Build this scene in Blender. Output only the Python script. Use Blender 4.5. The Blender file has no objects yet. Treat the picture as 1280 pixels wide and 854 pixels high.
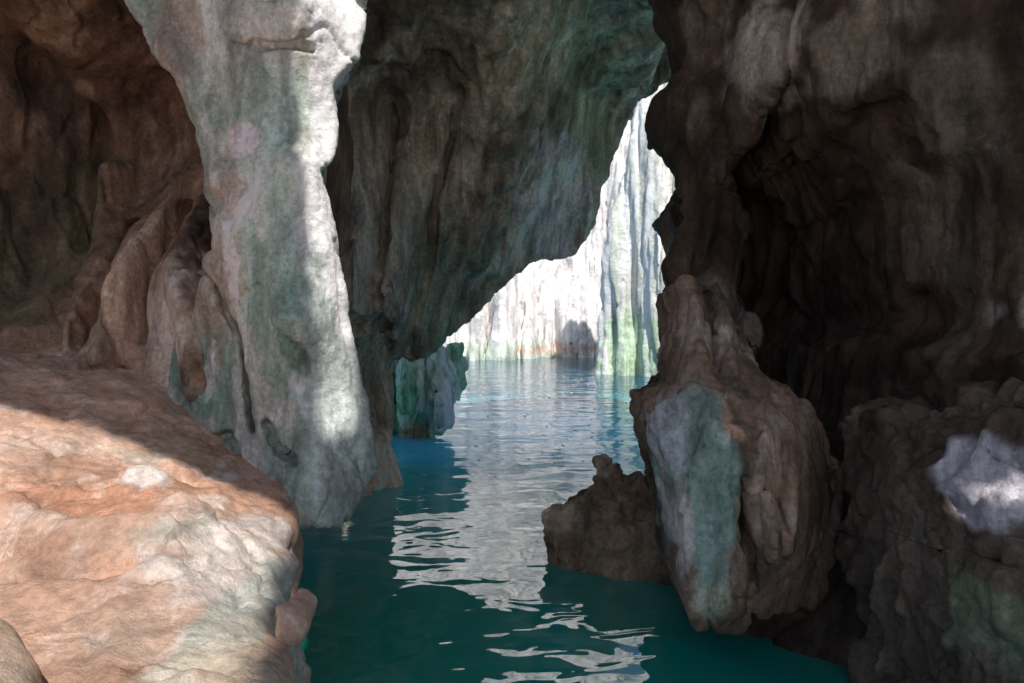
import bpy, math, numpy as np, time, random
from mathutils import Vector
T0=time.time()
HC=2.2; FL=853.0; HY=400.0
def W(px,py,d): return ((px-640)/FL*d, d, HC-(py-HY)/FL*d)
# ---------------- noise
def _h(ix,iy,iz,s):
    h=(ix.astype(np.int64)*374761393+iy.astype(np.int64)*668265263+iz.astype(np.int64)*2147483647+s*1274126177)&0xffffffff
    h=h.astype(np.uint64)
    h=((h^(h>>np.uint64(13)))*np.uint64(1274126177))&np.uint64(0xffffffff)
    h=((h^(h>>np.uint64(16)))*np.uint64(2246822519))&np.uint64(0xffffffff)
    h=h^(h>>np.uint64(15))
    return h
def perlin(x,y,z,s=0):
    xi=np.floor(x);yi=np.floor(y);zi=np.floor(z)
    xf=x-xi;yf=y-yi;zf=z-zi
    u=xf*xf*xf*(xf*(xf*6-15)+10);v=yf*yf*yf*(yf*(yf*6-15)+10);w=zf*zf*zf*(zf*(zf*6-15)+10)
    out=0
    for a in (0,1):
        for b in (0,1):
            for c in (0,1):
                h=_h(xi+a,yi+b,zi+c,s)
                gx=(h&np.uint64(1023)).astype(float)/511.5-1
                gy=((h>>np.uint64(10))&np.uint64(1023)).astype(float)/511.5-1
                gz=((h>>np.uint64(20))&np.uint64(1023)).astype(float)/511.5-1
                d=gx*(xf-a)+gy*(yf-b)+gz*(zf-c)
                out=out+d*(u if a else 1-u)*(v if b else 1-v)*(w if c else 1-w)
    return out*1.3
def fbm(x,y,z,f=1.0,o=4,s=0,zs=1.0,ridge=False):
    t=0;a=1.0;n=0
    for i in range(o):
        p=perlin(x*f,y*f,z*f*zs,s+i*17)
        if ridge: p=1-2*np.minimum(np.abs(p)*2,1)
        t=t+p*a;n+=a;a*=0.5;f*=2.03
    return t/n
def worley(x,y,z,s=0):
    xi=np.floor(x);yi=np.floor(y);zi=np.floor(z)
    f1=np.full(x.shape,9.0);f2=np.full(x.shape,9.0);idv=np.zeros(x.shape)
    for a in (-1,0,1):
        for b in (-1,0,1):
            for c in (-1,0,1):
                h=_h(xi+a,yi+b,zi+c,s)
                px=xi+a+(h&np.uint64(1023)).astype(float)/1023
                py=yi+b+((h>>np.uint64(10))&np.uint64(1023)).astype(float)/1023
                pz=zi+c+((h>>np.uint64(20))&np.uint64(1023)).astype(float)/1023
                d=np.sqrt((x-px)**2+(y-py)**2+(z-pz)**2)
                v=((h>>np.uint64(5))&np.uint64(255)).astype(float)/255
                m=d<f1
                f2=np.where(m,f1,np.minimum(f2,d)); idv=np.where(m,v,idv); f1=np.where(m,d,f1)
    return f1,f2,idv
# ---------------- 2d helpers
def sd_poly(X,Z,P):
    P=np.array(P,float);n=len(P)
    d=np.full(X.shape,1e9);ins=np.zeros(X.shape,bool)
    for i in range(n):
        a=P[i];b=P[(i+1)%n];e=b-a
        wx=X-a[0];wz=Z-a[1]
        t=np.clip((wx*e[0]+wz*e[1])/(e@e+1e-12),0,1)
        d=np.minimum(d,(wx-e[0]*t)**2+(wz-e[1]*t)**2)
        c=((a[1]>Z)!=(b[1]>Z))
        xx=a[0]+(Z-a[1])*(b[0]-a[0])/((b[1]-a[1]) if abs(b[1]-a[1])>1e-9 else 1e-9)
        ins^=(c&(X<xx))
    return np.where(ins,-np.sqrt(d),np.sqrt(d))
def d_line(X,Z,P):
    d=np.full(X.shape,1e9)
    for i in range(len(P)-1):
        a=np.array(P[i],float);b=np.array(P[i+1],float);e=b-a
        wx=X-a[0];wz=Z-a[1]
        t=np.clip((wx*e[0]+wz*e[1])/(e@e+1e-12),0,1)
        d=np.minimum(d,(wx-e[0]*t)**2+(wz-e[1]*t)**2)
    return np.sqrt(d)
def smax(a,b,k):
    h=np.clip(0.5+0.5*(a-b)/k,0,1)
    return b*(1-h)+a*h+k*h*(1-h)
def rbf(X,Z,pts,c):
    A=np.array(pts,float)
    m=A[:,2].mean()
    r=np.sqrt((A[:,None,0]-A[None,:,0])**2+(A[:,None,1]-A[None,:,1])**2+c*c)
    w=np.linalg.solve(r+np.eye(len(A))*1e-6,A[:,2]-m)
    o=np.full(X.shape,m)
    for i in range(len(A)): o+=w[i]*np.sqrt((X-A[i,0])**2+(Z-A[i,1])**2+c*c)
    return np.clip(o,A[:,2].min()-0.6,A[:,2].max()+0.6)
def nets(F,org,h):
    s=F<0
    nx,ny,nz=F.shape
    cnt=np.zeros((nx-1,ny-1,nz-1),np.int8)
    for a in (0,1):
        for b in (0,1):
            for c in (0,1):
                cnt+=s[a:nx-1+a,b:ny-1+b,c:nz-1+c]
    act=(cnt>0)&(cnt<8)
    I=np.argwhere(act)
    idx=np.full(act.shape,-1,np.int64); idx[act]=np.arange(len(I))
    acc=np.zeros((len(I),3));n=np.zeros(len(I))
    cor={}
    for a in (0,1):
        for b in (0,1):
            for c in (0,1):
                cor[(a,b,c)]=F[I[:,0]+a,I[:,1]+b,I[:,2]+c].astype(float)
    for k0 in cor:
        for ax in range(3):
            if k0[ax]==0:
                k1=list(k0);k1[ax]=1;k1=tuple(k1)
                f0=cor[k0];f1=cor[k1];m=(f0<0)!=(f1<0)
                t=np.where(m,f0/np.where(m,f0-f1,1),0)
                p=np.array(k0,float)[None,:].repeat(len(I),0);p[:,ax]+=t
                acc+=p*m[:,None];n+=m
    V=(I+acc/n[:,None])*h+np.array(org)
    Q=[]
    for ax in range(3):
        u=(ax+1)%3;v=(ax+2)%3
        sl0=[slice(None)]*3;sl1=[slice(None)]*3
        sl0[ax]=slice(0,-1);sl1[ax]=slice(1,None)
        ch=s[tuple(sl0)]!=s[tuple(sl1)]
        E=np.argwhere(ch)
        ok=(E[:,u]>0)&(E[:,v]>0)&(E[:,u]<F.shape[u]-1)&(E[:,v]<F.shape[v]-1)
        E=E[ok]
        s0=s[E[:,0],E[:,1],E[:,2]]
        def g(du,dv):
            e=E.copy();e[:,u]-=du;e[:,v]-=dv
            return idx[e[:,0],e[:,1],e[:,2]]
        q=np.stack([g(1,1),g(0,1),g(0,0),g(1,0)],1)
        q=np.where(s0[:,None],q,q[:,::-1])
        Q.append(q)
    return V,np.concatenate(Q)
AX={'wall':(0,2,1,1),'floor':(0,1,2,-1),'side':(1,2,0,1)}
def rock(name,outline,dpts,thick,h,mode='wall',taper=0.2,r=0.2,c=0.3,feats=(),disp=(),base=(.4,.35,.3),patches=(),mat=None,outn=0.05,outf=1.5,dn=(),holes=(),seed=0,color2=None,stains=()):
    u,v,a,sg=AX[mode]
    cv=lambda p:(p[u],p[v])
    P=[cv(p) for p in outline]
    D=[(p[u],p[v],p[a]*sg) for p in dpts]
    Pa=np.array(P)
    pad=0.3+outn
    u0,v0=Pa.min(0)-pad;u1,v1=Pa.max(0)+pad
    U=np.arange(u0,u1,h);V=np.arange(v0,v1,h)
    UU,VV=np.meshgrid(U,V,indexing='ij')
    sd=sd_poly(UU,VV,P)+outn*fbm(UU,VV,0*UU+seed*3.1,outf,4,seed)
    Dg=rbf(UU,VV,D,c)
    for f in feats:
        L=[cv(p) for p in f['p']]
        if f['t']=='ridge':
            Dg=Dg-f['a']*np.exp(-(d_line(UU,VV,L)/f['w'])**2)
        elif f['t']=='poly':
            q=sd_poly(UU,VV,L)+f.get('n',0.06)*fbm(UU,VV,0*UU,2.5,4,5)
            q=np.clip(0.5-q/(2*f['w']),0,1);q=q*q*(3-2*q)
            Dg=Dg+f['a']*q
    for (fr,am,vs,rd,sdd) in dn:
        Dg=Dg+am*fbm(UU,VV*vs,0*UU+1.7,fr,4,sdd,1,rd)
    for hl in holes:
        q=sd_poly(UU,VV,[cv(p) for p in hl])+0.03*fbm(UU,VV,0*UU,5,3,9)
        sd=np.maximum(sd,-q)
    a0=Dg[sd<0.3].min()-3*h;a1=Dg[sd<0.3].max()+thick+3*h
    A=np.arange(a0,a1,h)
    UU=UU.astype(np.float32)[:,:,None];sd=sd.astype(np.float32)[:,:,None];Dg=Dg.astype(np.float32)[:,:,None]
    rel=A.astype(np.float32)[None,None,:]-Dg
    F=smax(sd+taper*np.clip(rel,0,99),-rel,r)
    F=smax(F,rel-thick,r*0.7)
    Vn,Q=nets(F,(u0,v0,a0),h)
    X=np.zeros_like(Vn);X[:,u]=Vn[:,0];X[:,v]=Vn[:,1];X[:,a]=Vn[:,2]*sg
    if mode!='side': Q=Q[:,::-1]
    me=bpy.data.meshes.new(name)
    def build(X):
        me.clear_geometry()
        me.vertices.add(len(X));me.vertices.foreach_set('co',X.astype(np.float32).ravel())
        me.loops.add(Q.size);me.loops.foreach_set('vertex_index',Q.astype(np.int32).ravel())
        me.polygons.add(len(Q));me.polygons.foreach_set('loop_start',np.arange(0,Q.size,4,dtype=np.int32))
        me.update(calc_edges=True);me.validate()
    build(X)
    N=np.zeros(len(me.vertices)*3,np.float32);me.vertex_normals.foreach_get('vector',N);N=N.reshape(-1,3)
    x,y,z=X[:,0],X[:,1],X[:,2]
    dd=np.zeros(len(X))
    for d in disp:
        k=d[0]
        if k=='n': dd+=d[2]*fbm(x,y,z,d[1],d[4] if len(d)>4 else 4,seed+3,d[3])
        if k=='r': dd+=d[2]*fbm(x,y,z,d[1],d[4] if len(d)>4 else 3,seed+7,d[3],True)
        if k=='w':
            f1,f2,iv=worley(x*d[1]+.3*fbm(x,y,z,d[1],2,2),y*d[1],z*d[1]*d[3],seed)
            dd+=d[2]*(iv-0.5)*np.clip((f2-f1)*6,0,1)-d[2]*0.35*np.clip(1-(f2-f1)*9,0,1)
        if k=='p':
            f1,f2,iv=worley(x*d[1],y*d[1],z*d[1]*d[3],seed+4)
            dd-=d[2]*np.clip(1-f1*2.2,0,1)**0.7*(iv>0.45)
        if k=='c':   # thin cracks along zero lines of a noise
            q=np.abs(fbm(x,y,z,d[1],3,seed+13,d[3]))
            dd-=d[2]*np.exp(-(q/.02)**2)*(fbm(x,y,z,d[1]*.8,2,seed+19)>-.05)
    X=X+N*dd[:,None]
    build(X)
    col=np.ones((len(X),4));col[:,:3]=base
    n1=fbm(x,y,z,1.3,5,seed+31);n2=fbm(x,y,z,4,4,seed+41)
    if color2 is not None:
        t=np.clip(0.5+n1*2.2,0,1)[:,None];col[:,:3]=col[:,:3]*(1-t)+np.array(color2)*t
    for (p,ru,rv,cc,st) in patches:
        q=np.sqrt(((X[:,u]-p[u])/ru)**2+((X[:,v]-p[v])/rv)**2+((X[:,a]-p[a])/(1.6*max(ru,rv)))**2)
        q=q+0.6*n1+0.7*n2
        t=np.clip((1.15-q)/0.4,0,1);t=(t*t*(3-2*t)*st)[:,None]
        col[:,:3]=col[:,:3]*(1-t)+np.array(cc)*t
    for i,(fr,zs,th,cc,st) in enumerate(stains):
        wx=.25/fr*fbm(x,y,z,fr*2,3,seed+61+i)
        q=fbm(x+wx,y,z+wx,fr,6,seed+51+i*7,zs)
        t=np.clip((q-th)/.10,0,1)[:,None]*st
        col[:,:3]=col[:,:3]*(1-t)+np.array(cc)*t
    at=me.color_attributes.new('Col','FLOAT_COLOR','POINT')
    at.data.foreach_set('color',col.astype(np.float32).ravel())
    me.polygons.foreach_set('use_smooth',np.ones(len(me.polygons),bool))
    me.materials.append(mat)
    ob=bpy.data.objects.new(name,me);bpy.context.scene.collection.objects.link(ob)
    print(name,len(X),round(time.time()-T0,1))
    return ob
# ---------------- materials
def rockmat(name,streak=0.5,rough=0.8,bump=1.0,fs=1.0,contrast=1.0,gain=1.0,pit=.25,vz=.45):
    m=bpy.data.materials.new(name);m.use_nodes=True;nt=m.node_tree;N=nt.nodes;L=nt.links
    b=N['Principled BSDF']
    at=N.new('ShaderNodeAttribute');at.attribute_name='Col'
    tc=N.new('ShaderNodeTexCoord')
    def noise(sc,det=4,zs=1,ro=.6,dist=0):
        if zs!=1:
            mp=N.new('ShaderNodeMapping');mp.inputs['Scale'].default_value=(1,1,zs);L.new(tc.outputs['Object'],mp.inputs[0]);src=mp.outputs[0]
        else: src=tc.outputs['Object']
        n=N.new('ShaderNodeTexNoise');n.inputs['Scale'].default_value=sc;n.inputs['Detail'].default_value=det
        n.inputs['Roughness'].default_value=ro;n.inputs['Distortion'].default_value=dist
        L.new(src,n.inputs['Vector']);return n
    def rng(src,a,b_,c,d):
        r=N.new('ShaderNodeMapRange');r.inputs[1].default_value=a;r.inputs[2].default_value=b_;r.inputs[3].default_value=c;r.inputs[4].default_value=d
        L.new(src,r.inputs[0]);return r.outputs[0]
    def mul(c,f):
        v=N.new('ShaderNodeVectorMath');v.operation='SCALE';L.new(c,v.inputs[0]);L.new(f,v.inputs['Scale']);return v.outputs[0]
    c=at.outputs['Color'];k=contrast
    c=mul(c,rng(noise(2.4*fs,7,vz,.70).outputs[0],.34,.66,(1-.45*k)*gain,(1+.32*k)*gain))
    c=mul(c,rng(noise(6*fs,4,.10,.6,.3).outputs[0],.35,.68,1-streak,1+streak*.6))
    mx=N.new('ShaderNodeMix');mx.data_type='RGBA'
    L.new(rng(noise(6*fs,7,vz,.75).outputs[0],.53,.62,0,.55),mx.inputs[0]);L.new(c,mx.inputs[6])
    hs=N.new('ShaderNodeHueSaturation');hs.inputs['Saturation'].default_value=.65;hs.inputs['Value'].default_value=1.45;L.new(c,hs.inputs['Color'])
    L.new(hs.outputs[0],mx.inputs[7]);c=mx.outputs[2]
    c=mul(c,rng(noise(20*fs,6,1,.8).outputs[0],.38,.60,1-pit,1+pit*.5))
    mn=N.new('ShaderNodeVectorMath');mn.operation='MINIMUM';mn.inputs[1].default_value=(.9,.88,.88);L.new(c,mn.inputs[0]);c=mn.outputs[0]
    L.new(c,b.inputs['Base Color'])
    b.inputs['Roughness'].default_value=rough
    b.inputs['Specular IOR Level'].default_value=.3
    bp=N.new('ShaderNodeBump');bp.inputs['Strength'].default_value=.85*bump;bp.inputs['Distance'].default_value=.06/fs
    L.new(noise(10*fs,8,1,.76).outputs[0],bp.inputs['Height']);L.new(bp.outputs[0],b.inputs['Normal'])
    return m
M_near=rockmat('limestone_near',.28,.8,.95,1.3,.95,1.25,.30)
M_ledge=rockmat('limestone_ledge',.05,.75,.9,1.1,.65,1.0,.25,1)
M_mid=rockmat('limestone_mid',.5,.8,1,.9,1,1.45,.3,.35)
M_dark=rockmat('limestone_damp',.4,.65,1.1,1.1,1,1.1,.3)
M_far=rockmat('limestone_bleached',.45,.9,1,.35,.4,1.2)
def R(pts): return [W(*p) for p in pts]
lit_white=(.88,.85,.88)
def pt(px,py,d,ru,rv,col,st=1.0): return (W(px,py,d),ru*d/FL,rv*d/FL,col,st)
# --- buttress
rock('rock_buttress',
 R([(120,-160,4.9),(165,0,4.8),(205,80,4.8),(250,130,4.8),(268,200,4.8),(280,300,4.7),(262,380,4.8),(225,440,4.9),(205,520,4.9),(235,600,4.8),(280,700,4.4),(350,730,4.15),(372,692,4.1),(384,655,4.2),(405,648,4.3),(452,638,4.5),(486,575,4.6),(466,480,4.7),(449,400,4.8),(445,330,4.8),(432,235,4.9),(436,130,4.9),(464,95,4.9),(467,0,4.9),(480,-160,4.9)]),
 R([(165,0,4.6),(300,0,4.4),(383,0,4.3),(465,0,4.95),(268,200,4.6),(330,200,4.35),(380,200,4.2),(430,200,4.6),(290,400,4.5),(372,400,4.1),(445,400,4.5),(340,600,4.2),(388,600,4.05),(480,575,4.45),(300,-160,4.4),(350,300,4.2),(375,680,4.0),(230,500,4.75),(240,600,4.6),(300,520,4.4),(310,650,4.2),(255,420,4.7)]),
 1.5,.016,taper=.3,r=.05,c=.06,outn=.035,outf=2.5,
 feats=[dict(t='ridge',p=R([(215,60,4.6),(262,150,4.6),(275,230,4.6)]),a=.10,w=.08),
        dict(t='ridge',p=R([(290,50,4.4),(330,62,4.4),(383,52,4.3)]),a=-.10,w=.02),
        dict(t='ridge',p=R([(330,530,4.3),(345,565,4.2),(372,575,4.2)]),a=-.12,w=.022),
        dict(t='ridge',p=R([(262,340,4.6),(300,420,4.5),(312,480,4.45),(316,540,4.4)]),a=-.16,w=.025),
        dict(t='ridge',p=R([(250,545,4.6),(290,545,4.5),(305,580,4.4)]),a=-.10,w=.02)],
 disp=[('n',.9,.06,.3),('r',1.6,.02,.25),('w',2.0,.045,.4),('n',6,.018,.6),('r',9,.010,.6),('c',1.1,.03,.5),('p',16,.012,1)],
 base=(.38,.44,.38),color2=(.66,.62,.56),mat=M_near,seed=1,
 stains=[(1.6,.25,.12,(.17,.26,.20),.6),(2.4,.35,.16,(.82,.79,.77),.7),(1.2,.3,.2,(.42,.28,.22),.6)],
 patches=[pt(340,330,4.2,60,200,(.36,.52,.44),.7),pt(250,450,4.7,55,80,(.22,.34,.27),.8),pt(330,120,4.3,60,60,(.52,.62,.56),.7),pt(300,172,4.4,26,22,(.86,.74,.78),.9),
  pt(230,60,4.6,40,60,(.45,.33,.27),.7),pt(425,30,4.5,45,90,lit_white,1),pt(418,250,4.5,34,180,lit_white,1),pt(430,480,4.4,46,180,(.9,.87,.9),1),pt(350,600,4.1,45,90,(.30,.42,.35),.7),pt(240,560,4.7,50,50,(.76,.60,.50),.7),pt(300,330,4.5,22,70,(.48,.38,.32),.6)])  # white patches paint the sunlit right face into the rock colour
# --- alcove wall on the left
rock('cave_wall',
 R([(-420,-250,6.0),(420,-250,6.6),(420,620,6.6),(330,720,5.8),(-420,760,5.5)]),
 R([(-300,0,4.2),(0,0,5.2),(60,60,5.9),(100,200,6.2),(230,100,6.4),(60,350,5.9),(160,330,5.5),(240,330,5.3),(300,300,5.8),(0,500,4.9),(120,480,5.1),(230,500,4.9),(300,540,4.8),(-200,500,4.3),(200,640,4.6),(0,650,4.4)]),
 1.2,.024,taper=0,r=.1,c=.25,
 feats=[dict(t='ridge',p=R([(200,215,5.6),(178,320,5.5),(160,440,5.3)]),a=.28,w=.12),
        dict(t='ridge',p=R([(100,200,5.8),(110,330,5.6),(140,470,5.3)]),a=.22,w=.13),
        dict(t='ridge',p=R([(225,200,5.6),(250,320,5.4),(290,470,5.1)]),a=.35,w=.17),
        dict(t='ridge',p=R([(205,250,5.5),(193,350,5.4),(190,420,5.3)]),a=-.3,w=.04),
        dict(t='ridge',p=R([(128,270,5.6),(130,350,5.4),(128,430,5.3)]),a=-.3,w=.04),
        dict(t='ridge',p=R([(60,100,5.6),(70,300,5.6)]),a=-.2,w=.05),
        dict(t='ridge',p=R([(20,60,5.5),(35,250,5.6),(30,450,5.2)]),a=.2,w=.2)],
 dn=[(1.6,.35,.12,False,3)],
 disp=[('n',1.1,.06,.3),('r',3,.02,.2),('w',2.2,.05,.35),('n',8,.02,.7),('c',1.2,.04,.4)],
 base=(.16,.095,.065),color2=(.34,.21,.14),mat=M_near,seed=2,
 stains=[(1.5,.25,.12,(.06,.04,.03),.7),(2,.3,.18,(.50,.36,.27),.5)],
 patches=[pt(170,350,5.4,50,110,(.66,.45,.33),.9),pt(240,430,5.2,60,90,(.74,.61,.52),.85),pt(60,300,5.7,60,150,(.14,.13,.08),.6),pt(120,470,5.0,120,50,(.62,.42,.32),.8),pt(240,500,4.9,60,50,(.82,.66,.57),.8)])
# --- pink ledge in the foreground
rock('rock_ledge',
 [(-.62,1.3,0),(-.60,1.88,0),(-.80,2.35,0),(-.93,2.9,0),(-1.10,3.4,0),(-1.25,3.9,0),(-1.4,4.4,0),(-2.0,5.6,0),(-11,6,0),(-11,-3,0),(1.0,-3,0),(.9,.7,0),(.2,1.0,0)],
 [(-.7,1.9,1.15),(-1.0,2.6,1.12),(-1.2,3.2,1.15),(-1.5,3.9,1.2),(-1.8,4.8,1.35),(-1.3,2.6,1.28),(-1.7,3.3,1.32),(-2.2,3.8,1.45),(-2.6,4.6,1.75),(-3.2,4.4,1.8),(-2.2,2.8,1.25),(-1.6,2.2,1.18),(-1.1,1.7,1.18),(-3.5,3,1.6),(0,0,.8),(-2,0,.95),(-4,0,1.4),(-5,5,2.2),(-10,2,2.2)],
 1.9,.02,mode='floor',taper=-.03,r=.15,c=.2,outn=.12,outf=2,
 feats=[dict(t='ridge',p=[(-2.3,3.0,0),(-1.8,2.75,0),(-1.45,2.85,0)],a=.12,w=.09),
        dict(t='ridge',p=[(-1.55,3.25,0),(-1.35,3.05,0)],a=.10,w=.14),
        dict(t='ridge',p=[(-1.87,3.5,0),(-1.85,3.5,0)],a=.08,w=.10),
        dict(t='ridge',p=[(-.90,2.02,0),(-.89,2.02,0)],a=-.12,w=.05),
        dict(t='ridge',p=[(-2.6,2.5,0),(-2.0,2.55,0),(-1.5,2.6,0)],a=-.10,w=.05)],
 disp=[('n',1.2,.10,1),('r',2.5,.02,1),('n',8,.015,1),('w',3,.04,1),('p',9,.012,1),('c',1.5,.03,1)],
 base=(.62,.36,.25),color2=(.70,.51,.41),mat=M_ledge,seed=3,
 stains=[(2.2,1,.16,(.78,.66,.60),.6),(3.2,1,.2,(.45,.25,.16),.6),(2.7,1,.18,(.44,.48,.41),.4)],
 patches=[((-1.15,3.0,1.2),.30,.6,(.76,.68,.64),.8),((-.98,2.6,1.1),.14,.9,(.50,.56,.50),.7),((-1.87,3.5,1.4),.11,.13,(.82,.72,.68),.9),((-2.6,4.7,1.6),.9,.4,(.72,.45,.33),.8),((-.8,2.0,1.1),.3,.3,(.66,.56,.44),.7),((-2.1,3.1,1.2),.5,.25,(.60,.29,.18),.8)])
rock('boulder',
 [(-.86,1.28,0),(-1.0,1.5,0),(-1.3,1.85,0),(-1.7,2.1,0),(-2.4,2.0,0),(-2.2,.6,0),(-1.0,.6,0)],
 [(-1,1.3,1.30),(-1.3,1.7,1.35),(-1.6,1.2,1.5),(-2,1.6,1.6)],.6,.02,mode='floor',taper=-.1,r=.12,outn=.03,
 disp=[('n',1.5,.06,1),('n',8,.015,1)],base=(.66,.45,.33),color2=(.72,.55,.43),mat=M_ledge,seed=4)
rock('pink_rock',
 R([(350,745,2.5),(372,750,2.5),(390,762,2.5),(392,778,2.5),(380,798,2.5),(350,800,2.5)]),
 R([(370,775,2.4),(350,775,2.4)]),.3,.01,taper=.1,r=.05,outn=.03,outf=6,disp=[('n',5,.03,1),('w',12,.015,1)],base=(.80,.48,.34),color2=(.8,.58,.46),mat=M_ledge,seed=5)
# --- arch wall
rock('rock_arch',
 R([(330,-260,9.0),(330,760,8.2),(420,760,8.2),(470,690,8.6),(512,640,9.0),(512,600,9.3),(508,560,9.6),(502,500,10),(496,456,10),(540,443,10.5),(572,424,11),(600,407,11),(622,374,11.5),(640,354,11.5),(680,330,12),(716,328,12),(742,287,12),(749,240,12),(766,190,12),(786,140,12),(802,118,12),(824,112,12),(850,90,12),(880,200,12),(1000,200,12),(1000,-260,12)]),
 R([(400,0,8.0),(460,100,8.8),(500,150,9.6),(440,400,8.4),(485,450,9.6),(430,600,8.2),(490,590,9.0),(560,380,10),(620,330,10.6),(700,300,11.4),(600,150,9.2),(700,150,10.2),(760,100,11),(820,60,11.2),(600,-50,7.8),(700,-100,8.2),(850,-50,8.5),(430,680,7.8),(950,100,11),(540,250,9.4),(550,60,8.8)]),
 2.2,.04,taper=.22,r=.15,c=.25,outn=.16,outf=1.2,
 feats=[dict(t='ridge',p=R([(490,130,9.5),(488,260,9.5),(486,430,9.6)]),a=-.4,w=.06),
        dict(t='ridge',p=R([(575,110,9.2),(545,250,9.5),(530,330,9.8)]),a=-.22,w=.05),
        dict(t='ridge',p=R([(545,220,9.4),(540,330,9.8),(515,440,10)]),a=-.2,w=.05),
        dict(t='ridge',p=R([(440,408,8.4),(476,408,8.9)]),a=-.5,w=.06),
        dict(t='ridge',p=R([(640,0,8.8),(650,150,9.6),(610,320,10.4)]),a=.3,w=.35),
        dict(t='ridge',p=R([(450,150,8.8),(450,300,8.5),(458,400,8.5)]),a=.3,w=.2),
        dict(t='ridge',p=R([(515,50,9.0),(510,250,9.4),(505,400,9.8)]),a=.25,w=.15)],
 dn=[(.9,.35,.18,False,11)],
 disp=[('n',.5,.15,.35),('r',1.2,.04,.2),('w',.8,.20,.3),('n',4,.05,.4),('r',6,.03,.4),('p',5,.04,.8),('c',.5,.10,.35)],
 base=(.34,.26,.19),color2=(.52,.42,.32),mat=M_mid,seed=6,
 stains=[(.8,.25,.12,(.14,.10,.07),.65),(1.1,.3,.14,(.68,.57,.46),.6),(.9,.4,.2,(.26,.31,.20),.5)],
 patches=[pt(560,370,10,70,70,(.32,.38,.29),.5),pt(740,130,10.6,50,90,(.34,.35,.22),.7),pt(640,90,9.4,60,60,(.58,.46,.31),.6),pt(480,60,8.8,60,90,(.24,.18,.14),.7),pt(455,300,8.6,50,130,(.66,.56,.48),.8),pt(460,610,8.6,90,55,(.88,.64,.52),.9),pt(560,30,8.8,50,80,(.22,.17,.13),.6),pt(690,250,11,60,70,(.66,.54,.54),.8)])  # purple-grey patch paints a lit area; pier and foot lightened in place of light
# --- green rock at waterline
rock('mossy_rock',
 R([(460,425,13),(560,432,13),(578,428,13),(583,455,13),(577,500,13),(562,525,13),(546,545,13),(535,560,13),(520,600,13),(440,600,13)]),
 R([(500,500,12.6),(550,480,12.6),(578,480,13.4),(560,530,12.8)]),2.5,.04,taper=.25,r=.15,outn=.12,
 dn=[(1.8,.5,.2,True,4)],disp=[('n',1.5,.15,.4),('r',4,.05,.3),('w',2.5,.12,.5),('n',9,.03,1)],
 base=(.28,.58,.34),color2=(.80,.84,.70),mat=M_mid,seed=7,patches=[pt(512,545,12.5,25,16,(.6,.4,.25),.9),pt(560,510,12.6,18,40,(.88,.88,.82),.7)])
# --- outcrop
rock('rock_outcrop',
 R([(672,655,6.5),(676,632,6.5),(700,624,6.5),(722,606,6.6),(738,598,6.6),(741,575,6.6),(755,566,6.6),(769,578,6.6),(773,592,6.6),(800,586,6.6),(830,572,6.6),(870,560,6.6),(980,560,6.6),(980,760,6.5),(700,760,6.5),(678,690,6.5)]),
 R([(690,660,6.2),(750,640,6.1),(755,580,6.5),(850,640,6.0),(820,590,6.5),(950,650,6.0)]),1.4,.02,taper=.25,r=.09,outn=.08,outf=3,
 disp=[('n',2,.08,1),('w',3,.09,1.3),('r',5,.03,1),('n',14,.015,1),('c',2,.03,1)],base=(.24,.15,.09),color2=(.50,.35,.23),mat=M_dark,seed=8,
 patches=[pt(700,645,6.2,35,22,(.78,.58,.43),.8),pt(755,580,6.5,16,20,(.78,.60,.45),.8)])
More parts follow.
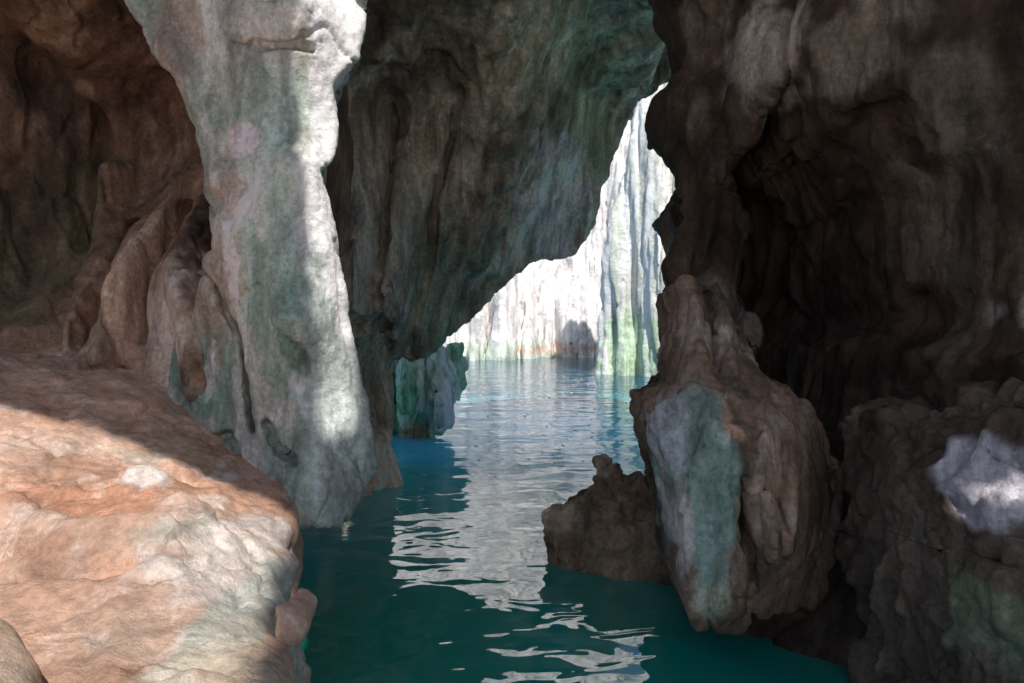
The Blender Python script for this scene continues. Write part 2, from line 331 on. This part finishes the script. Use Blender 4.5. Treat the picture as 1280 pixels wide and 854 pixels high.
# --- right wall
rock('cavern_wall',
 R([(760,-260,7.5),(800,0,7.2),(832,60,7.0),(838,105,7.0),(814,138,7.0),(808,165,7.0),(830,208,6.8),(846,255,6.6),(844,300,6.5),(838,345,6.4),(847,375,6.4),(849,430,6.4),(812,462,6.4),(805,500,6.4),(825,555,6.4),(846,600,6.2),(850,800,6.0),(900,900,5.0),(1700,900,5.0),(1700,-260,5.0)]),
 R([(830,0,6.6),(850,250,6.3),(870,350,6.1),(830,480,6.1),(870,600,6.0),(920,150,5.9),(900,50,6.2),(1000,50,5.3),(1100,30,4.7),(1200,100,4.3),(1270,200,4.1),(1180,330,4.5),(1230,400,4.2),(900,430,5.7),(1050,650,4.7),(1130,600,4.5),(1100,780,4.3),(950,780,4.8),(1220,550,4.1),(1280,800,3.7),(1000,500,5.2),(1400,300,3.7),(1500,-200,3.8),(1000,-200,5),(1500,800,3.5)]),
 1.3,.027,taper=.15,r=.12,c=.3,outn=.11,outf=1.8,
 feats=[dict(t='poly',p=R([(930,200,5.6),(985,100,5.4),(1030,165,5.2),(1075,155,5.0),(1120,190,4.8),(1150,240,4.7),(1162,330,4.6),(1160,400,4.7),(1120,450,4.8),(1100,520,4.9),(1060,570,5.1),(1010,550,5.3),(990,500,5.4),(945,470,5.5),(940,360,5.6),(955,280,5.6)]),a=2.4,w=.08,n=.12),
        dict(t='poly',p=R([(1180,560,4.2),(1100,620,4.6),(1110,854,4.2),(1160,854,4.0),(1165,700,4.0)]),a=.8,w=.12),
        dict(t='ridge',p=R([(935,20,5.8),(940,90,5.7),(938,150,5.6)]),a=.3,w=.18),
        dict(t='ridge',p=R([(1060,20,5),(1065,80,5),(1068,130,5)]),a=.3,w=.2),
        dict(t='ridge',p=R([(870,330,6),(880,240,6.1),(865,120,6.3)]),a=.3,w=.12),
        dict(t='ridge',p=R([(1110,520,4.7),(1120,620,4.6),(1100,760,4.5)]),a=.25,w=.12),
        dict(t='ridge',p=R([(1190,200,4.4),(1195,330,4.5),(1180,430,4.5)]),a=.25,w=.12)],
 dn=[(1.0,.25,.25,False,21)],
 disp=[('n',.9,.10,.4),('r',1.8,.05,.3),('w',1.5,.14,.35),('n',6,.035,.8),('p',6,.03,.9),('c',.8,.05,.5)],
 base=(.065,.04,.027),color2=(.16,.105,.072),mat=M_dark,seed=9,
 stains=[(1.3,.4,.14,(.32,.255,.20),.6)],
 patches=[pt(948,80,5.7,36,75,(.62,.53,.46),.85),pt(1060,70,5.0,50,60,(.40,.33,.26),.75),pt(1220,130,4.1,50,90,(.24,.20,.15),.6),pt(890,400,5.8,45,70,(.40,.31,.27),.7),pt(1130,580,4.6,60,100,(.20,.14,.10),.6),pt(1275,395,4.1,26,42,(.85,.82,.80),1)])  # last pale patch paints a bright opening; no hole is cut there
rock('hanging_rock',
 R([(855,352,5.0),(905,347,5.0),(931,400,4.9),(945,462,4.8),(1000,492,4.6),(1035,535,4.7),(1050,600,4.8),(1050,720,4.8),(1005,765,4.6),(938,772,4.2),(928,792,4.2),(868,792,4.2),(854,742,4.2),(845,690,4.2),(839,620,4.2),(824,570,4.2),(812,535,4.3),(818,506,4.4),(846,480,4.6),(856,430,4.8)]),
 R([(880,380,4.9),(890,450,4.6),(840,510,4.3),(880,520,4.05),(920,600,4.0),(870,700,4.05),(980,560,4.15),(990,680,4.2),(905,760,4.1),(940,640,4.1),(925,400,5.0),(985,500,4.5),(1035,560,4.8),(1045,690,4.8)]),
 1.3,.016,taper=.05,r=.03,c=.06,outn=.06,outf=5,
 feats=[dict(t='ridge',p=R([(933,600,4.0),(938,680,4.1),(945,740,4.1)]),a=-.20,w=.03),
        dict(t='ridge',p=R([(865,370,4.9),(868,450,4.7)]),a=.10,w=.04),dict(t='ridge',p=R([(905,380,4.9),(908,470,4.6)]),a=.10,w=.04),
        dict(t='ridge',p=R([(890,370,4.9),(888,460,4.7)]),a=-.12,w=.03),
        dict(t='ridge',p=R([(840,500,4.2),(920,490,4.2),(990,520,4.1)]),a=.08,w=.07),
        dict(t='ridge',p=R([(960,540,4),(972,700,4)]),a=.10,w=.03),dict(t='ridge',p=R([(995,540,4),(1000,700,4)]),a=.12,w=.03)],
 disp=[('n',1.6,.04,.4),('r',3.5,.02,.2),('w',3.2,.07,.25),('n',9,.02,.7),('p',14,.012,1),('c',2,.03,.4)],
 base=(.18,.115,.08),color2=(.36,.24,.175),mat=M_near,seed=10,  # base kept dark to paint the right side's fall into shade
 stains=[(2.4,.3,.14,(.10,.065,.045),.7),(3,.4,.18,(.58,.46,.38),.6)],
 patches=[pt(885,610,4.0,42,150,(.34,.48,.43),.9),pt(838,540,4.2,24,60,(.62,.68,.72),.8),pt(855,660,4.1,12,70,(.78,.64,.60),.8),pt(895,760,4.0,36,25,(.56,.62,.46),.7),pt(885,410,4.8,40,50,(.52,.39,.34),.7),pt(925,530,4,25,25,(.70,.42,.26),.7),pt(965,620,4.1,25,90,(.56,.37,.27),.6)])
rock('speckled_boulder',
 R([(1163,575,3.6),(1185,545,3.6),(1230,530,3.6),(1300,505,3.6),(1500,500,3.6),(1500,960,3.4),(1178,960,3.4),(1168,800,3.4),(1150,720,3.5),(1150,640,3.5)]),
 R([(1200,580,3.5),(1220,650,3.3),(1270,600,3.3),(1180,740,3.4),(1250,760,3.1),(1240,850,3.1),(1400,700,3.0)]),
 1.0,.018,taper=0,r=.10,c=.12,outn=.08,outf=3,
 feats=[dict(t='ridge',p=R([(1150,640,3.5),(1190,680,3.4),(1280,715,3.2)]),a=-.18,w=.04)],
 disp=[('n',1.6,.12,.9),('r',4,.04,.6),('w',2,.14,.5),('n',9,.03,1),('p',12,.02,1),('c',2,.04,1)],
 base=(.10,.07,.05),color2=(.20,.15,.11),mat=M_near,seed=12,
 patches=[pt(1225,610,3.3,62,55,(.72,.68,.76),.9),pt(1235,780,3.1,45,60,(.30,.35,.23),.8)])  # purple-white patch paints dappled sunlight onto the boulder
# --- outside cliffs
rock('limestone_cliff',
 R([(250,520,41),(250,-60,41),(980,-60,41),(980,520,41)]),
 R([(300,300,36),(560,300,37),(600,400,38),(640,300,40),(655,440,38),(700,300,43),(760,300,41),(800,300,40),(950,300,36),(700,440,40),(740,100,45),(820,50,46)]),
 3,.13,taper=0,r=.6,c=1,outn=.3,outf=.3,
 dn=[(.45,1.4,.08,True,5),(.15,2,.3,False,8)],
 disp=[('n',.3,.5,.3),('r',.9,.25,.15),('n',2,.12,.5)],
 base=(.80,.76,.74),color2=(.87,.84,.83),mat=M_far,seed=13,
 patches=[pt(650,440,40,120,16,(.50,.62,.48),.7),pt(700,437,40,60,6,(.70,.48,.42),.8)])
rock('fluted_pillar',
 R([(800,60,27),(795,150,27),(778,215,27),(768,260,27),(760,330,27),(752,400,27),(748,500,27),(1050,500,27),(1050,60,27)]),
 R([(755,420,27.4),(785,300,26.9),(800,440,26.5),(830,300,26.3),(830,440,26.2),(1000,300,26),(820,120,27.2)]),
 4,.1,taper=.2,r=.25,c=.6,outn=.3,outf=.5,
 dn=[(.8,.8,.06,True,6)],
 disp=[('n',.5,.3,.3),('r',1.6,.15,.12),('n',4,.06,.6)],
 base=(.78,.80,.70),color2=(.86,.84,.81),mat=M_far,seed=14,
 patches=[pt(790,440,26.5,50,50,(.48,.66,.44),.8),pt(770,300,27,8,120,(.62,.68,.58),.5)])
rock('sea_cliff',
 [(10,7,-1),(10,34,-1),(10,34,9),(10,7,9)],
 [(9.5,8,2),(10,14,4),(12,22,4),(12,30,4)],2,.12,mode='side',taper=0,r=.4,c=1,outn=.2,
 disp=[('n',.5,.4,.3),('r',1.5,.2,.2)],base=(.62,.60,.56),color2=(.74,.71,.7),mat=M_far,seed=15)
# --- unseen roof added to block the sun, with slots cut to aim light
EL=math.radians(48);AZ=math.radians(164)
to=Vector((math.sin(AZ)*math.cos(EL),math.cos(AZ)*math.cos(EL),math.sin(EL)))
RZ=8.5
def up(x,y,z):
    t=(RZ-z)/to.z;return (x+to.x*t,y+to.y*t)
def sun_cut(pts): return [up(*p)+(0,) for p in pts]
rock('sun_block_ceiling',
 [(-4.8,-2,0),(-4.8,7,0),(-7,7,0),(-7,10.5,0),(8.5,10.5,0),(8.5,-9,0),(2.1,-9,0)]+sun_cut([(-.47,1.2,1.2),(-.84,2.4,1.2),(-1.04,3.2,1.2),(-1.25,3.95,1.2),(-2,4.25,1.3),(-3,4.5,1.5),(-4,4.3,1.5),(-5.6,4.3,1.5)]),
 [(-6,0,8.5),(-2,5,8.5),(0,9,8.7),(0,0,8.5),(6,6,8.5),(6,-1,8.5),(4,-8,8.5)],.35,.06,mode='floor',taper=0,r=.1,outn=.3,outf=.8,
 holes=[sun_cut([(-1.22,4.4,1.2),(-1.34,4.4,2.4),(-1.42,4.4,4.9),(-.92,4.8,4.9),(-1.03,4.8,4.0),(-1.06,4.7,3.0),(-1.04,4.6,2.2),(-1.0,4.5,1.4)]),
        sun_cut([(2.1,3.3,1.75),(2.55,3.2,1.75),(2.7,3.1,1.1),(2.4,3.2,1.25)]),
        sun_cut([(2.95,3.9,2.5),(3.4,3.9,2.5),(3.4,3.9,1.8),(2.95,3.9,1.8)])],
 disp=[('n',.6,.1,1),('r',2,.06,1)],base=(.50,.46,.42),color2=(.6,.55,.5),mat=M_far,seed=16)
# --- unseen limestone slope added behind the camera to bounce sunlight in
rock('bounce_slope',
 [(-22,-3.5,0),(-22,-30,0),(22,-30,0),(22,-3.5,0),(9,-3.2,0),(-8,-3.2,0)],
 [(0,-4,.6),(-15,-4,1.2),(15,-4,1.2),(0,-10,2.6),(0,-20,7.5),(-18,-15,7),(18,-15,7),(0,-30,12),(-8,-8,2.4),(8,-8,2.4)],
 1.2,.2,mode='floor',taper=0,r=.4,c=1,outn=.5,disp=[('n',.4,.5,1),('r',1.2,.2,1)],base=(.74,.64,.54),color2=(.80,.72,.63),mat=M_far,seed=17)
# --- water
me=bpy.data.meshes.new('water');s=400
me.from_pydata([(-s,-s,0),(s,-s,0),(s,s,0),(-s,s,0)],[],[(0,1,2,3)])
wt=bpy.data.objects.new('water',me);bpy.context.scene.collection.objects.link(wt)
m=bpy.data.materials.new('sea_water');m.use_nodes=True;N=m.node_tree.nodes;L=m.node_tree.links
b=N['Principled BSDF'];b.inputs['Roughness'].default_value=.02;b.inputs['IOR'].default_value=1.33
tc=N.new('ShaderNodeTexCoord');prev=None
sx=N.new('ShaderNodeSeparateXYZ');L.new(tc.outputs['Object'],sx.inputs[0])
def mrange(a,b_,c,d):
    r=N.new('ShaderNodeMapRange');r.inputs[1].default_value=a;r.inputs[2].default_value=b_;r.inputs[3].default_value=c;r.inputs[4].default_value=d
    L.new(sx.outputs[1],r.inputs[0]);return r.outputs[0]
mx=N.new('ShaderNodeMix');mx.data_type='RGBA';mx.inputs[6].default_value=(.002,.28,.24,1);mx.inputs[7].default_value=(.07,.52,.70,1)  # mid blue raised so water in the arch's shadow looks daylit
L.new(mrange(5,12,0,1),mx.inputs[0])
mx2=N.new('ShaderNodeMix');mx2.data_type='RGBA';L.new(mrange(14,21,0,1),mx2.inputs[0]);L.new(mx.outputs[2],mx2.inputs[6]);mx2.inputs[7].default_value=(.012,.09,.15,1)  # far blue lowered to offset the sunlit strip
L.new(mx2.outputs[2],b.inputs['Base Color'])
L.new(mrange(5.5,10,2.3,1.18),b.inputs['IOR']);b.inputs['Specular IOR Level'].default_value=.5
for sc,st,di,zs in ((.8,.5,.10,1.5),(2.8,.5,.022,1.6)):
    mp=N.new('ShaderNodeMapping');mp.inputs['Scale'].default_value=(1,zs,1);L.new(tc.outputs['Object'],mp.inputs[0])
    n=N.new('ShaderNodeTexNoise');n.inputs['Scale'].default_value=sc;n.inputs['Detail'].default_value=1;n.inputs['Distortion'].default_value=.6;L.new(mp.outputs[0],n.inputs[0])
    bp=N.new('ShaderNodeBump');bp.inputs['Strength'].default_value=st;bp.inputs['Distance'].default_value=di;L.new(n.outputs[0],bp.inputs['Height'])
    if prev:L.new(prev.outputs[0],bp.inputs['Normal'])
    prev=bp
L.new(prev.outputs[0],b.inputs['Normal']);me.materials.append(m)
# --- floating leaves
random.seed(4);vs=[];fc=[]
def leaf(x,y,s):
    a=random.random()*6.28;k=len(vs);n=7
    for i in range(n):
        t=i/n*6.283;lx=math.cos(t)*s;ly=math.sin(t)*s*.45
        vs.append((x+lx*math.cos(a)-ly*math.sin(a),y+lx*math.sin(a)+ly*math.cos(a),.006+.006*math.cos(2*t)))
    fc.append(list(range(k,k+n)))
for i in range(150):
    y=random.uniform(10,27);x=(random.gauss(700,70)-640)/FL*y;leaf(x,y,random.uniform(.03,.07))
for p in ((532,594),(500,604),(560,560),(655,505),(610,520),(700,480)):
    d=HC*FL/(p[1]-HY);leaf(*W(p[0],p[1],d)[:2],.05)
lm=bpy.data.meshes.new('floating_leaves');lm.from_pydata(vs,[],fc)
m=bpy.data.materials.new('dry_leaf');m.use_nodes=True;m.node_tree.nodes['Principled BSDF'].inputs['Base Color'].default_value=(.85,.75,.4,1);lm.materials.append(m)
bpy.context.scene.collection.objects.link(bpy.data.objects.new('floating_leaves',lm))
# --- light
ld=bpy.data.lights.new('sun','SUN');ld.energy=5;ld.angle=math.radians(.6);ld.color=(1,.95,.88)
lo=bpy.data.objects.new('sun',ld);lo.rotation_euler=to.to_track_quat('Z','Y').to_euler();bpy.context.scene.collection.objects.link(lo)
w=bpy.data.worlds.new('World');bpy.context.scene.world=w;w.use_nodes=True
sk=w.node_tree.nodes.new('ShaderNodeTexSky');sk.sky_type='NISHITA';sk.sun_disc=False;sk.sun_elevation=EL;sk.sun_rotation=AZ
bg=w.node_tree.nodes['Background'];bg.inputs[1].default_value=.15;w.node_tree.links.new(sk.outputs[0],bg.inputs[0])
# --- camera
cd=bpy.data.cameras.new('camera');cd.sensor_width=36;cd.lens=FL/1280*36;cd.shift_y=-(427-HY)/1280;cd.clip_end=2000;cd.clip_start=.05
co=bpy.data.objects.new('camera',cd);co.location=(0,0,HC);co.rotation_euler=(math.pi/2,0,0);bpy.context.scene.collection.objects.link(co)
bpy.context.scene.camera=co
sc=bpy.context.scene;sc.view_settings.view_transform='Standard';sc.view_settings.look='None';sc.view_settings.exposure=0
